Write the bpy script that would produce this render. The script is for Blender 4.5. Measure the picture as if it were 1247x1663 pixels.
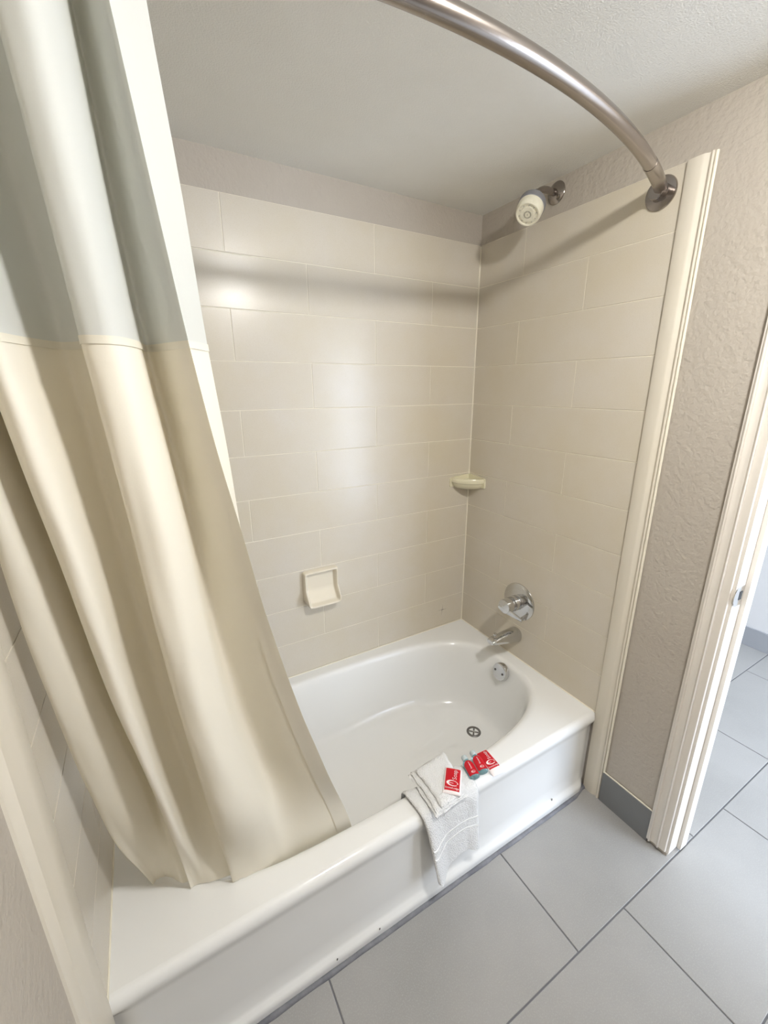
import bpy, bmesh, math, random
from mathutils import Vector, Matrix, noise as mnoise

for o in list(bpy.data.objects):
    bpy.data.objects.remove(o, do_unlink=True)
scene = bpy.context.scene
COL = scene.collection

# ------------------------------------------------------------------ camera
L, W, HT, ZC = 1.524, 0.7615, 0.344, 2.151        # tub length, depth, height; ceiling
cam_data = bpy.data.cameras.new('camera')
cam_data.sensor_fit = 'HORIZONTAL'
cam_data.sensor_width = 36.0
cam_data.lens = 680.9 / 1247.0 * 36.0
cam_data.clip_start = 0.01
cam = bpy.data.objects.new('camera', cam_data)
COL.objects.link(cam)
yaw, pitch, roll = -0.5211, -0.2875, -0.0051
fwd = Vector((-math.sin(yaw) * math.cos(pitch), math.cos(yaw) * math.cos(pitch), math.sin(pitch)))
rgt = Vector((math.cos(yaw), math.sin(yaw), 0))
upv = rgt.cross(fwd)
r2 = rgt * math.cos(roll) + upv * math.sin(roll)
u2 = upv * math.cos(roll) - rgt * math.sin(roll)
m = Matrix.Identity(4)
for i in range(3):
    m[i][0], m[i][1], m[i][2] = r2[i], u2[i], -fwd[i]
m[0][3], m[1][3], m[2][3] = 0.2174, -0.7147, 1.4948
cam.matrix_world = m
scene.camera = cam

# ------------------------------------------------------------------ world, light, exposure
world = bpy.data.worlds.new('world')
scene.world = world
world.use_nodes = True
world.node_tree.nodes['Background'].inputs[0].default_value = (0.62, 0.75, 1.0, 1)
world.node_tree.nodes['Background'].inputs[1].default_value = 0.6
vs = scene.view_settings
vs.view_transform = 'Standard'
vs.look = 'None'
vs.gamma = 1.0
vs.use_curve_mapping = False
vs.exposure = -0.38
LAMP = (0.86, -0.74)           # the flush ceiling lamp of the bathroom
LAMP_STRENGTH = 640.0
FILL_STRENGTH = 8.0  # lamp bar added behind the camera to soften the shadows
wl = bpy.data.lights.new('window_daylight', 'AREA')
wl.shape = 'RECTANGLE'
wl.size, wl.size_y = 1.38, 1.9
wl.energy = 180
wl.color = (0.72, 0.83, 1.0)
wlo = bpy.data.objects.new('window_daylight', wl)
COL.objects.link(wlo)
wlo.location = (2.44, -2.43, 1.10)
wlo.rotation_euler = (math.radians(90), 0, 0)      # shines along +y, in through the hall window

# ------------------------------------------------------------------ helpers
rnd = random.Random(4)

def srgb(r, g, b):
    def c(v):
        v /= 255.0
        return v / 12.92 if v <= 0.04045 else ((v + 0.055) / 1.055) ** 2.4
    return (c(r), c(g), c(b), 1)

def mat(name, col, rough=0.5, metal=0.0, bump=None, vary=None, spec=None, trans=0.0, coat=0.0, translucent=0.0, tcol=None, vary_scale=3.0, speck=None, world=False):
    """bump = list of (scale, strength, distance); vary = (colour2, amount); speck=(colour, scale, amount)"""
    mt = bpy.data.materials.new(name)
    mt.use_nodes = True
    nt = mt.node_tree
    b = nt.nodes['Principled BSDF']
    b.inputs['Base Color'].default_value = col
    b.inputs['Roughness'].default_value = rough
    b.inputs['Metallic'].default_value = metal
    if spec is not None:
        b.inputs['Specular IOR Level'].default_value = spec
    if trans:
        b.inputs['Transmission Weight'].default_value = trans
    if coat:
        b.inputs['Coat Weight'].default_value = coat
        b.inputs['Coat Roughness'].default_value = 0.08
    if world:      # one continuous pattern across separate tiles
        tc = nt.nodes.new('ShaderNodeNewGeometry')
        co = tc.outputs['Position']
    else:
        tc = nt.nodes.new('ShaderNodeTexCoord')
        co = tc.outputs['Object']
    cur = None
    if vary:
        n = nt.nodes.new('ShaderNodeTexNoise')
        n.inputs['Scale'].default_value = vary_scale
        n.inputs['Detail'].default_value = 5
        n.inputs['Roughness'].default_value = 0.62
        nt.links.new(co, n.inputs['Vector'])
        mr = nt.nodes.new('ShaderNodeMapRange')
        mr.inputs[1].default_value = 0.35
        mr.inputs[2].default_value = 0.7
        mr.inputs[4].default_value = vary[1]
        nt.links.new(n.outputs['Fac'], mr.inputs[0])
        mx = nt.nodes.new('ShaderNodeMix')
        mx.data_type = 'RGBA'
        mx.inputs[6].default_value = col
        mx.inputs[7].default_value = vary[0]
        nt.links.new(mr.outputs[0], mx.inputs[0])
        cur = mx.outputs[2]
    if speck:
        n = nt.nodes.new('ShaderNodeTexNoise')
        n.inputs['Scale'].default_value = speck[1]
        n.inputs['Detail'].default_value = 2
        nt.links.new(co, n.inputs['Vector'])
        mr = nt.nodes.new('ShaderNodeMapRange')
        mr.inputs[1].default_value = 0.5
        mr.inputs[2].default_value = 0.75
        mr.inputs[4].default_value = speck[2]
        nt.links.new(n.outputs['Fac'], mr.inputs[0])
        mx = nt.nodes.new('ShaderNodeMix')
        mx.data_type = 'RGBA'
        mx.inputs[6].default_value = col
        if cur is not None:
            nt.links.new(cur, mx.inputs[6])
        mx.inputs[7].default_value = speck[0]
        nt.links.new(mr.outputs[0], mx.inputs[0])
        cur = mx.outputs[2]
    if cur is not None:
        nt.links.new(cur, b.inputs['Base Color'])
    prev = None
    for sc, st, di in (bump or []):
        n = nt.nodes.new('ShaderNodeTexNoise')
        n.inputs['Scale'].default_value = sc
        n.inputs['Detail'].default_value = 3
        nt.links.new(co, n.inputs['Vector'])
        bp = nt.nodes.new('ShaderNodeBump')
        bp.inputs['Strength'].default_value = st
        bp.inputs['Distance'].default_value = di
        nt.links.new(n.outputs['Fac'], bp.inputs['Height'])
        if prev:
            nt.links.new(prev.outputs[0], bp.inputs['Normal'])
        prev = bp
    if prev:
        nt.links.new(prev.outputs[0], b.inputs['Normal'])
    if translucent:
        t = nt.nodes.new('ShaderNodeBsdfTranslucent')
        t.inputs['Color'].default_value = tcol or col
        mxs = nt.nodes.new('ShaderNodeMixShader')
        mxs.inputs[0].default_value = translucent
        nt.links.new(b.outputs[0], mxs.inputs[1])
        nt.links.new(t.outputs[0], mxs.inputs[2])
        nt.links.new(mxs.outputs[0], nt.nodes['Material Output'].inputs[0])
    return mt

def link(name, me, material, parent=None, loc=None):
    o = bpy.data.objects.new(name, me)
    COL.objects.link(o)
    if material is not None and not me.materials:
        me.materials.append(material)
    if parent is not None:
        o.parent = parent
    if loc is not None:
        o.location = loc
    return o

def mesh(name, verts, faces, smooth=False, angle=40):
    me = bpy.data.meshes.new(name)
    me.from_pydata([tuple(v) for v in verts], [], faces)
    bm = bmesh.new()
    bm.from_mesh(me)
    bmesh.ops.remove_doubles(bm, verts=bm.verts, dist=1e-6)
    bmesh.ops.recalc_face_normals(bm, faces=bm.faces)
    bm.to_mesh(me)
    bm.free()
    if smooth:
        me.shade_smooth()
        me.set_sharp_from_angle(angle=math.radians(angle))
    return me

def empty(name, loc=(0, 0, 0)):
    o = bpy.data.objects.new(name, None)
    o.empty_display_size = 0.05
    COL.objects.link(o)
    o.location = loc
    return o

def tag(o, label, cat, group=None):
    o['label'] = label
    o['category'] = cat
    if group:
        o['group'] = group
    return o

def struct(o, label, cat):
    o['kind'] = 'structure'
    o['label'] = label
    o['category'] = cat
    return o

def box_vf(x0, x1, y0, y1, z0, z1):
    v = [(x, y, z) for x in (x0, x1) for y in (y0, y1) for z in (z0, z1)]
    f = [(0, 1, 3, 2), (4, 6, 7, 5), (0, 4, 5, 1), (2, 3, 7, 6), (0, 2, 6, 4), (1, 5, 7, 3)]
    return v, f

def boxes_mesh(name, boxes, bevel=0.0):
    V, F = [], []
    for b in boxes:
        v, f = box_vf(*b)
        F += [tuple(i + len(V) for i in q) for q in f]
        V += v
    me = bpy.data.meshes.new(name)
    me.from_pydata(V, [], F)
    bm = bmesh.new()
    bm.from_mesh(me)
    bmesh.ops.recalc_face_normals(bm, faces=bm.faces)
    if bevel:
        bmesh.ops.bevel(bm, geom=list(bm.edges), offset=bevel, segments=2, affect='EDGES', profile=0.5)
    bm.to_mesh(me)
    bm.free()
    return me

def box(name, b, material, parent=None, bevel=0.0):
    return link(name, boxes_mesh(name, [b], bevel), material, parent)

def lathe(name, prof, n=40, axis=(0, 0, 1), origin=(0, 0, 0), angle=35, smooth=True):
    """prof: list of (radius, height along axis); ends close on the axis"""
    ax = Vector(axis).normalized()
    q = Vector((0, 0, 1)).rotation_difference(ax)
    V, F = [], []
    for r, h in prof:
        for k in range(n):
            a = 2 * math.pi * k / n
            V.append(q @ Vector((r * math.cos(a), r * math.sin(a), h)) + Vector(origin))
    for i in range(len(prof) - 1):
        for k in range(n):
            F.append((i * n + k, i * n + (k + 1) % n, (i + 1) * n + (k + 1) % n, (i + 1) * n + k))
    F.append(tuple(range(n)))
    F.append(tuple((len(prof) - 1) * n + k for k in range(n)))
    return mesh(name, V, F, smooth, angle)

def tube(name, pts, rad, n=20, smooth=True):
    pts = [Vector(p) for p in pts]
    rads = rad if isinstance(rad, (list, tuple)) else [rad] * len(pts)
    V, F = [], []
    ref = None
    for i, p in enumerate(pts):
        d = (pts[min(i + 1, len(pts) - 1)] - pts[max(i - 1, 0)]).normalized()
        if ref is None:
            ref = d.orthogonal().normalized()
        ref = (ref - d * ref.dot(d)).normalized()
        b = d.cross(ref)
        for k in range(n):
            a = 2 * math.pi * k / n
            V.append(p + (ref * math.cos(a) + b * math.sin(a)) * rads[i])
    for i in range(len(pts) - 1):
        for k in range(n):
            F.append((i * n + k, i * n + (k + 1) % n, (i + 1) * n + (k + 1) % n, (i + 1) * n + k))
    F.append(tuple(range(n)))
    F.append(tuple((len(pts) - 1) * n + k for k in range(n)))
    return mesh(name, V, F, smooth, 50)

def grid_mesh(name, P, smooth=True, angle=60, closed_u=False):
    """P[i][j] points"""
    n, mm = len(P), len(P[0])
    V = [p for row in P for p in row]
    F = []
    for i in range(n - 1):
        for j in range(mm - 1 + (1 if closed_u else 0)):
            F.append((i * mm + j, i * mm + (j + 1) % mm, (i + 1) * mm + (j + 1) % mm, (i + 1) * mm + j))
    return mesh(name, V, F, smooth, angle)

def slab_mesh(name, P, Q, smooth=True, angle=50):
    """closed slab between two grids with equal layout"""
    n, mm = len(P), len(P[0])
    V = [p for row in P for p in row] + [p for row in Q for p in row]
    o = n * mm
    F = []
    for i in range(n - 1):
        for j in range(mm - 1):
            a, b, c, d = i * mm + j, i * mm + j + 1, (i + 1) * mm + j + 1, (i + 1) * mm + j
            F += [(a, b, c, d), (a + o, d + o, c + o, b + o)]
    for j in range(mm - 1):
        for i in (0, n - 1):
            a, b = i * mm + j, i * mm + j + 1
            F.append((a, b, b + o, a + o))
    for i in range(n - 1):
        for j in (0, mm - 1):
            a, b = i * mm + j, (i + 1) * mm + j
            F.append((a, b, b + o, a + o))
    return mesh(name, V, F, smooth, angle)

def extrude_poly(name, poly, axis, a0, a1, smooth=False, angle=30):
    """poly: 2D points; axis 'z' -> (x,y), 'y' -> (x,z)"""
    V = []
    for a in (a0, a1):
        for p in poly:
            V.append((p[0], p[1], a) if axis == 'z' else (p[0], a, p[1]))
    n = len(poly)
    F = [(k, (k + 1) % n, n + (k + 1) % n, n + k) for k in range(n)]
    F += [tuple(range(n)), tuple(range(n, 2 * n))]
    return mesh(name, V, F, smooth, angle)

def interp(x, xs, ys):
    if x <= xs[0]:
        return ys[0]
    for i in range(len(xs) - 1):
        if x <= xs[i + 1]:
            t = (x - xs[i]) / (xs[i + 1] - xs[i])
            return ys[i] + (ys[i + 1] - ys[i]) * t
    return ys[-1]

def catmull(p0, p1, p2, p3, t, k=0.5):
    t2, t3 = t * t, t * t * t
    m1 = (p2 - p0) * k
    m2 = (p3 - p1) * k
    return p1 * (2 * t3 - 3 * t2 + 1) + m1 * (t3 - 2 * t2 + t) + p2 * (-2 * t3 + 3 * t2) + m2 * (t3 - t2)

def smoothstep(a, b, x):
    t = max(0.0, min(1.0, (x - a) / (b - a)))
    return t * t * (3 - 2 * t)

# ------------------------------------------------------------------ materials
M = {}
M['paint'] = mat('greige_wall_paint', srgb(183, 175, 164), 0.55, bump=[(70, 0.85, 0.0038), (200, 0.4, 0.0014)], vary=(srgb(176, 167, 155), 0.5), spec=0.35)
M['ceiling'] = mat('ceiling_paint', srgb(240, 239, 234), 0.8, bump=[(300, 0.8, 0.0016)], vary=(srgb(232, 230, 223), 0.5), spec=0.25)
M['tile'] = mat('beige_wall_tile', srgb(209, 202, 190), 0.25, bump=[(420, 0.12, 0.0004), (6, 0.06, 0.004)], spec=0.45, world=True, vary=(srgb(204, 193, 168), 0.7), vary_scale=2.6, speck=(srgb(196, 186, 166), 420, 0.5))
M['grout'] = mat('tile_grout', srgb(232, 225, 208), 0.7)
M['caulk'] = mat('white_caulk', srgb(236, 230, 212), 0.5)
M['trim'] = mat('cream_trim_paint', srgb(219, 212, 198), 0.42, bump=[(40, 0.12, 0.001), (300, 0.1, 0.0004)], vary=(srgb(217, 208, 189), 0.5))
M['casing'] = mat('white_door_paint', srgb(226, 220, 211), 0.38, bump=[(60, 0.1, 0.001)], vary=(srgb(214, 206, 196), 0.35))
M['floor_tile'] = mat('grey_floor_tile', srgb(163, 161, 158), 0.42, bump=[(380, 0.12, 0.0004)], world=True, vary=(srgb(147, 146, 143), 0.7), vary_scale=2.2, speck=(srgb(176, 175, 172), 300, 0.5))
M['floor_grout'] = mat('dark_floor_grout', srgb(112, 112, 116), 0.85, bump=[(200, 0.3, 0.001)])
M['base'] = mat('grey_baseboard', srgb(120, 121, 122), 0.5, bump=[(300, 0.15, 0.0005)], vary=(srgb(108, 109, 110), 0.6))
M['base_daylit'] = mat('daylit_hall_baseboard', srgb(156, 158, 162), 0.5)  # bathroom baseboard grey, colour lightened to stand in for hall daylight
M['tub'] = mat('white_enamel', srgb(235, 235, 233), 0.13, spec=0.5, bump=[(5, 0.02, 0.004)], coat=0.3)
M['tubgrime'] = mat('dark_base_sealant', srgb(108, 109, 116), 0.7, bump=[(120, 0.5, 0.003)], vary=(srgb(140, 140, 144), 0.9), vary_scale=18)
M['chip'] = mat('dark_enamel_chip', srgb(70, 68, 66), 0.6)
M['hole'] = mat('dark_opening', srgb(22, 22, 22), 0.7)
M['chrome'] = mat('polished_chrome', (0.62, 0.62, 0.62, 1), 0.08, 1.0)
M['nickel'] = mat('brushed_nickel_rod', srgb(168, 160, 154), 0.24, 1.0, bump=[(60, 0.06, 0.001)])
M['nickel2'] = mat('satin_nickel_flange', srgb(165, 158, 153), 0.16, 1.0)
M['drain'] = mat('grey_drain_metal', srgb(128, 126, 124), 0.3, 1.0)
M['ceramic'] = mat('cream_ceramic', srgb(226, 217, 198), 0.16, coat=0.4)
M['ceramic2'] = mat('ivory_ceramic', srgb(226, 220, 192), 0.2, coat=0.4)
M['plastic'] = mat('ivory_plastic', srgb(238, 234, 216), 0.38, vary=(srgb(214, 208, 184), 0.5), vary_scale=60)
M['greyplastic'] = mat('grey_plastic_collar', srgb(132, 133, 139), 0.5)
M['nozzle'] = mat('pale_grey_nozzles', srgb(196, 192, 180), 0.5)
M['fabric'] = mat('cream_curtain_fabric', srgb(239, 234, 221), 0.72, bump=[(520, 0.16, 0.0005), (30, 0.10, 0.004)], translucent=0.13, tcol=srgb(232, 214, 158), spec=0.2)
M['sheer'] = mat('white_sheer_fabric', srgb(215, 217, 214), 0.6, bump=[(520, 0.14, 0.0005), (30, 0.08, 0.004)], translucent=0.2, tcol=srgb(232, 232, 214), spec=0.25)
M['tape'] = mat('cream_seam_tape', srgb(236, 231, 216), 0.6, bump=[(400, 0.2, 0.0006)], translucent=0.12, spec=0.2)
M['terry'] = mat('white_terry', srgb(246, 246, 245), 0.95, bump=[(380, 1.0, 0.005), (90, 0.5, 0.004)], spec=0.1)
M['band'] = mat('white_woven_band', srgb(240, 240, 238), 0.9, bump=[(800, 0.5, 0.001)], spec=0.1)
M['wrap'] = mat('pale_pink_wrapper', srgb(248, 238, 237), 0.3, bump=[(90, 0.2, 0.001)])
M['red'] = mat('red_print', srgb(196, 12, 34), 0.32)
M['print'] = mat('white_print', srgb(252, 240, 240), 0.4)
M['teal'] = mat('clear_teal_plastic', srgb(176, 220, 226), 0.1, trans=0.75)
M['clearcap'] = mat('frosted_clear_cap', srgb(222, 234, 236), 0.25, trans=0.35)
M['lampmetal'] = mat('white_lamp_base', srgb(230, 230, 226), 0.4)
gl = bpy.data.materials.new('lit_lamp_dome')
gl.use_nodes = True
gb = gl.node_tree.nodes['Principled BSDF']
gb.inputs['Base Color'].default_value = (0.9, 0.9, 0.88, 1)
gb.inputs['Emission Color'].default_value = (1.0, 0.985, 0.955, 1)
gb.inputs['Emission Strength'].default_value = LAMP_STRENGTH
M['dome'] = gl
gl2 = gl.copy()
gl2.name = 'lit_fill_globe'
gl2.node_tree.nodes['Principled BSDF'].inputs['Emission Strength'].default_value = FILL_STRENGTH
M['fill_globe'] = gl2
M['glass'] = mat('window_glass', (0.9, 0.95, 1, 1), 0.02, trans=1.0)

# ------------------------------------------------------------------ the room
YF, WT = -1.75, 0.13           # front wall behind the camera; thickness of the door wall
XH, YH0, YH1, ZH = 3.2, -2.4, 1.2, 2.45     # hall beyond the door
TT = 0.003                     # tile face stands this proud of the plaster
DY0, DY1, DZ = -1.07, -0.303, 2.03          # door opening

wall_back = link('wall_back', boxes_mesh('wall_back', [(-0.1, L + 0.003, W + TT, W + 0.1, 0, ZC)]), M['paint'])
struct(wall_back, 'greige painted back wall with beige tiles above the tub', 'wall')
wall_left = link('wall_left', boxes_mesh('wall_left', [(-0.1, -TT, YF, W + TT, 0, ZC)]), M['paint'])
struct(wall_left, 'textured greige wall at the curtain end of the tub', 'wall')
xr0, xr1 = L + TT, L + WT
wall_right = link('wall_right', boxes_mesh('wall_right', [
    (xr0, xr1, DY1, W + 0.1, 0, ZH), (xr0, xr1, DY0, DY1, DZ, ZH), (xr0, xr1, YH0, DY0, 0, ZH)]), M['paint'])
struct(wall_right, 'textured greige wall with the faucet and the doorway', 'wall')
wall_front = link('wall_front', boxes_mesh('wall_front', [(-0.1, xr0, YF - 0.1, YF, 0, ZC)]), M['paint'])
struct(wall_front, 'greige painted wall facing the bathtub', 'wall')
ceiling = link('ceiling', boxes_mesh('ceiling', [(-0.1, xr0, YF - 0.1, W + 0.1, ZC, ZC + 0.1)]), M['ceiling'])
struct(ceiling, 'off-white textured ceiling over tub and bathroom', 'ceiling')
M['hallpaint'] = mat('hall_wall_paint', srgb(214, 213, 212), 0.6, bump=[(95, 0.4, 0.0014)])
wall_hall = link('wall_hall', boxes_mesh('wall_hall', [(XH, XH + 0.1, YH0 - 0.1, YH1 + 0.1, 0, ZH),
    (xr1, XH, YH1, YH1 + 0.1, 0, ZH)]), M['hallpaint'])
struct(wall_hall, 'pale hall wall seen through the doorway', 'wall')
wx0, wx1, wz0, wz1 = 1.72, 3.16, 0.12, 2.1
wall_window = link('wall_window', boxes_mesh('wall_window', [
    (xr1, wx0, YH0 - 0.1, YH0, 0, ZH), (wx1, XH, YH0 - 0.1, YH0, 0, ZH),
    (wx0, wx1, YH0 - 0.1, YH0, 0, wz0), (wx0, wx1, YH0 - 0.1, YH0, wz1, ZH)]), M['hallpaint'])
struct(wall_window, 'pale hall wall with the window that lets daylight in', 'wall')
ceil2 = link('ceiling_hall', boxes_mesh('ceiling_hall', [(xr1, XH + 0.1, YH0 - 0.1, YH1 + 0.1, ZH, ZH + 0.1)]), M['ceiling'])
struct(ceil2, 'white ceiling of the hall beyond the door', 'ceiling')
win = empty('window_1', (wx0, YH0, wz0))
struct(win, 'white framed hall window', 'window')
box('window_frame', (-0.0, 0.04, -0.07, -0.02, 0, 1.98), M['casing'], win)
box('window_frame', (1.40, 1.44, -0.07, -0.02, 0, 1.98), M['casing'], win)
box('window_frame', (0.04, 1.40, -0.07, -0.02, 0, 0.04), M['casing'], win)
box('window_frame', (0.04, 1.40, -0.07, -0.02, 1.94, 1.98), M['casing'], win)

# floor: dark grout bed with single tiles laid on it
floor = link('floor', boxes_mesh('floor', [(-0.1, xr0, YF - 0.1, W + 0.1, -0.1, -0.0022), (xr0, XH + 0.1, YH0 - 0.1, YH1 + 0.1, -0.1, -0.0022)]), M['floor_grout'])
struct(floor, 'grey rectangular floor tiles with dark grout joints', 'floor')
tile_cache = {}

def tile_mesh(key, w, h, t, bev):
    """tile lying in local xy with its face at z=t, chamfered edges"""
    k = (key, round(w, 4), round(h, 4))
    if k in tile_cache:
        return tile_cache[k]
    V = [(0, 0, 0), (w, 0, 0), (w, h, 0), (0, h, 0),
         (0, 0, t - bev * 0.6), (w, 0, t - bev * 0.6), (w, h, t - bev * 0.6), (0, h, t - bev * 0.6),
         (bev, bev, t), (w - bev, bev, t), (w - bev, h - bev, t), (bev, h - bev, t)]
    F = [(3, 2, 1, 0), (8, 9, 10, 11)]
    for a, b in ((0, 4), (4, 8)):
        for i in range(4):
            j = (i + 1) % 4
            F.append((a + i, a + j, b + j, b + i))
    me = mesh('tile', V, F)
    tile_cache[k] = me
    return me

J = 0.0042
pitch_x, pitch_y = 0.6175, 0.3125
for r in range(-4, 8):
    y1 = -0.004 - pitch_y * (r)
    y0 = y1 - pitch_y
    off = 0.4402 + 0.208 * r
    in_bath = y1 < 0.01
    xmin = 0.0 if in_bath else xr1 + 0.001
    if not in_bath and y0 < -0.1:
        continue
    ya, yb = max(y0, YH0), min(y1, YH1)
    if ya >= yb - 0.01:
        continue
    k = -4
    while True:
        x0 = off + pitch_x * k
        x1 = x0 + pitch_x
        k += 1
        if x0 > XH:
            break
        a, b = max(x0, xmin if ya > YF else xr1), min(x1, XH)
        if b - a < 0.02:
            continue
        yl = ya
        if a < xr0 and ya < YF:
            yl = YF
        me = tile_mesh('floor', b - a - J, yb - yl - J, 0.0045, 0.0012)
        link('tile', me, M['floor_tile'], floor, (a + J / 2, yl + J / 2, -0.0045))

# wall tiles
HT_T, WT_T = 0.1545, 0.5152
JW = 0.0024
bk = [0.517, 1.0322]

def wall_tiles(parent, kind):
    for k in range(11):
        zb = HT + (10 - k) * HT_T
        if kind == 'back':
            xs = ([0.0, 0.517, 1.0322, L] if k % 2 == 0 else [0.0, 0.2595, 0.7747, 1.2899, L])
        else:
            xs = ([0.0, 0.5256, W] if k % 2 == 0 else [0.0, 0.257, W])
        for a, b in zip(xs[:-1], xs[1:]):
            me = tile_mesh('wall', b - a - JW, HT_T - JW, 0.0028, 0.0007)
            o = link('tile', me, M['tile'], parent)
            if kind == 'back':        # faces -y
                o.matrix_world = Matrix.Translation((a + JW / 2, W + 0.0028, zb + JW / 2)) @ Matrix.Rotation(math.radians(90), 4, 'X')
            elif kind == 'right':     # faces -x ; local x -> -y
                o.matrix_world = Matrix.Translation((L + 0.0028, b - JW / 2, zb + JW / 2)) @ Matrix(((0, 0, -1, 0), (-1, 0, 0, 0), (0, 1, 0, 0), (0, 0, 0, 1)))
            else:                     # left, faces +x
                o.matrix_world = Matrix.Translation((-0.0028, a + JW / 2, zb + JW / 2)) @ Matrix(((0, 0, 1, 0), (1, 0, 0, 0), (0, 1, 0, 0), (0, 0, 0, 1)))

wall_tiles(wall_back, 'back')
wall_tiles(wall_right, 'right')
wall_tiles(wall_left, 'left')
ZT = HT + 11 * HT_T
box('grout', (0.0, L, W + 0.0012, W + 0.0035, HT - 0.02, ZT), M['grout'], wall_back)
box('grout', (L + 0.0012, L + 0.0035, 0.0, W, HT - 0.02, ZT), M['grout'], wall_right)
box('grout', (-0.0035, -0.0012, 0.0, W, HT - 0.02, ZT), M['grout'], wall_left)
CAULK = []
# caulk bead in the inner corner and along the tub
def bead(name, p, q, r, parent, material):
    return link(name, tube(name, [p, ((Vector(p) + Vector(q)) / 2), q], r, 8), material, parent)
t3 = bead('trim_3', (L - 0.0012, W - 0.0012, HT + 0.003), (L - 0.0012, W - 0.0012, ZT - 0.004), 0.0030, None, M['caulk'])
struct(t3, 'thin white caulk line in the tiled corner', 'trim')
CAULK.append(((0.003, W - 0.0026, HT + 0.0005), (L - 0.003, W - 0.0026, HT + 0.0005), 0.0025))
CAULK.append(((L - 0.0005, 0.0, HT + 0.0005), (L - 0.0005, W, HT + 0.0005), 0.0024))
CAULK.append(((0.0005, -0.005, HT + 0.0005), (0.0005, W, HT + 0.0005), 0.0024))
# hairline cross mark near the corner of the back wall
Vx, Fx = [], []
for (ax, az, bx_, bz, w) in ((-0.030, 0.001, 0.031, -0.002, 0.0009), (0.003, 0.030, -0.006, -0.034, 0.0009), (-0.008, 0, 0.012, -0.001, 0.0016)):
    d = Vector((bx_ - ax, 0, bz - az)).normalized()
    nn = Vector((-d.z, 0, d.x)) * w
    mid = Vector(((ax + bx_) / 2, 0, (az + bz) / 2))
    i0 = len(Vx)
    Vx += [Vector((ax, 0, az)), mid - nn, Vector((bx_, 0, bz)), mid + nn]
    Fx.append((i0, i0 + 1, i0 + 2, i0 + 3))
sc = link('scratch_mark', mesh('scratch_mark', Vx, Fx), M['chip'], wall_back, (1.397, W - 0.0004, 0.434))

# tile edge trim on both end walls: flat board, rounded shoulder, groove, bright bead
prof_r = [(0.0, 0.0), (0.0, 0.009), (0.004, 0.0115), (0.034, 0.012), (0.041, 0.0105), (0.047, 0.006), (0.052, 0.005), (0.0535, 0.009), (0.057, 0.0105), (0.0605, 0.009), (0.063, 0.0)]
poly = [(L + 0.003 - t, -s) for s, t in prof_r]
t1 = link('trim_1', extrude_poly('trim_1', poly, 'z', 0.0, 2.042, True, 40), M['trim'])
struct(t1, 'cream edge moulding beside the faucet wall tiles', 'trim')
bead('caulk_line', (L - 0.003, -0.0665, 0.13), (L - 0.003, -0.0655, 2.04), 0.004, t1, M['caulk'])
prof_l = [(0.0, 0.0), (0.0, 0.006), (0.004, 0.008), (0.038, 0.009), (0.052, 0.0085), (0.062, 0.0035), (0.085, 0.0022), (0.096, 0.003), (0.099, 0.009), (0.103, 0.0120), (0.108, 0.0115), (0.113, 0.006), (0.122, 0.0035), (0.124, 0.0)]
poly = [(-0.003 + t, -s) for s, t in prof_l]
t2 = link('trim_2', extrude_poly('trim_2', poly, 'z', 0.0, 2.042, True, 40), M['trim'])
struct(t2, 'cream edge moulding on the wall at the curtain end', 'trim')

# baseboards
bb = link('baseboard_right', boxes_mesh('baseboard_right', [(L - 0.006, L + 0.003, -0.2425, -0.0645, 0.0, 0.128)], 0.0012), M['base'])
struct(bb, 'short dark grey baseboard between tile trim and doorway', 'baseboard')
bead('caulk_line', (L - 0.0015, -0.0665, 0.130), (L - 0.0015, -0.241, 0.130), 0.0026, bb, M['caulk'])
bh = link('baseboard_hall', boxes_mesh('baseboard_hall', [(XH - 0.01, XH, YH0, YH1, 0, 0.118)], 0.0012), M['base_daylit'])
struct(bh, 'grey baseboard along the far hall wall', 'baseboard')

# ------------------------------------------------------------------ doorway
door = empty('door_1', (L, DY1, 0))
struct(door, 'white painted door frame without its door in view', 'door frame')
cw = 0.058
prof_c = [(0, 0), (0, 0.0125), (0.0015, 0.0145), (0.0065, 0.0150), (0.0080, 0.0195), (0.0105, 0.0205), (0.0125, 0.0190), (0.0135, 0.0130), (0.018, 0.0105), (0.024, 0.0098), (0.030, 0.0108), (0.0335, 0.0135), (0.0345, 0.0165), (0.0365, 0.0170), (0.0380, 0.0150), (0.0388, 0.0110), (0.042, 0.0100), (0.052, 0.0098), (0.0565, 0.0096), (0.058, 0.008), (0.058, 0)]
YC = DY1 + 0.004 + cw      # outer edge of the casing
def casing(name, y_out, sgn, x_wall, sgnx):
    poly = [(x_wall - sgnx * t, y_out - sgn * s) for s, t in prof_c]
    o = link(name, extrude_poly(name, poly, 'z', 0.020, DZ + 0.05, True, 25), M['casing'])
    o.parent = door
    o.matrix_parent_inverse = Matrix.Translation(door.location).inverted()
    return o
casing('casing', YC, 1, xr0, 1)
casing('casing', DY0 - 0.004 - cw, -1, xr0, 1)
casing('casing', YC, 1, xr1, -1)
casing('casing', DY0 - 0.004 - cw, -1, xr1, -1)
def dbox(name, b, material, bevel=0.001):
    o = box(name, b, material, None, bevel)
    o.parent = door
    o.matrix_parent_inverse = Matrix.Translation(door.location).inverted()
    return o
dbox('head_casing', (xr0 - 0.016, xr0, DY0 - 0.062, DY1 + 0.062, DZ + 0.0505, DZ + 0.108), M['casing'])
dbox('jamb', (xr0 - 0.001, xr1 + 0.001, DY1 - 0.004, DY1 + 0.014, 0.012, DZ), M['casing'])
dbox('jamb', (xr0 - 0.001, xr1 + 0.001, DY0 - 0.014, DY0 + 0.004, 0.004, DZ), M['casing'])
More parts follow.
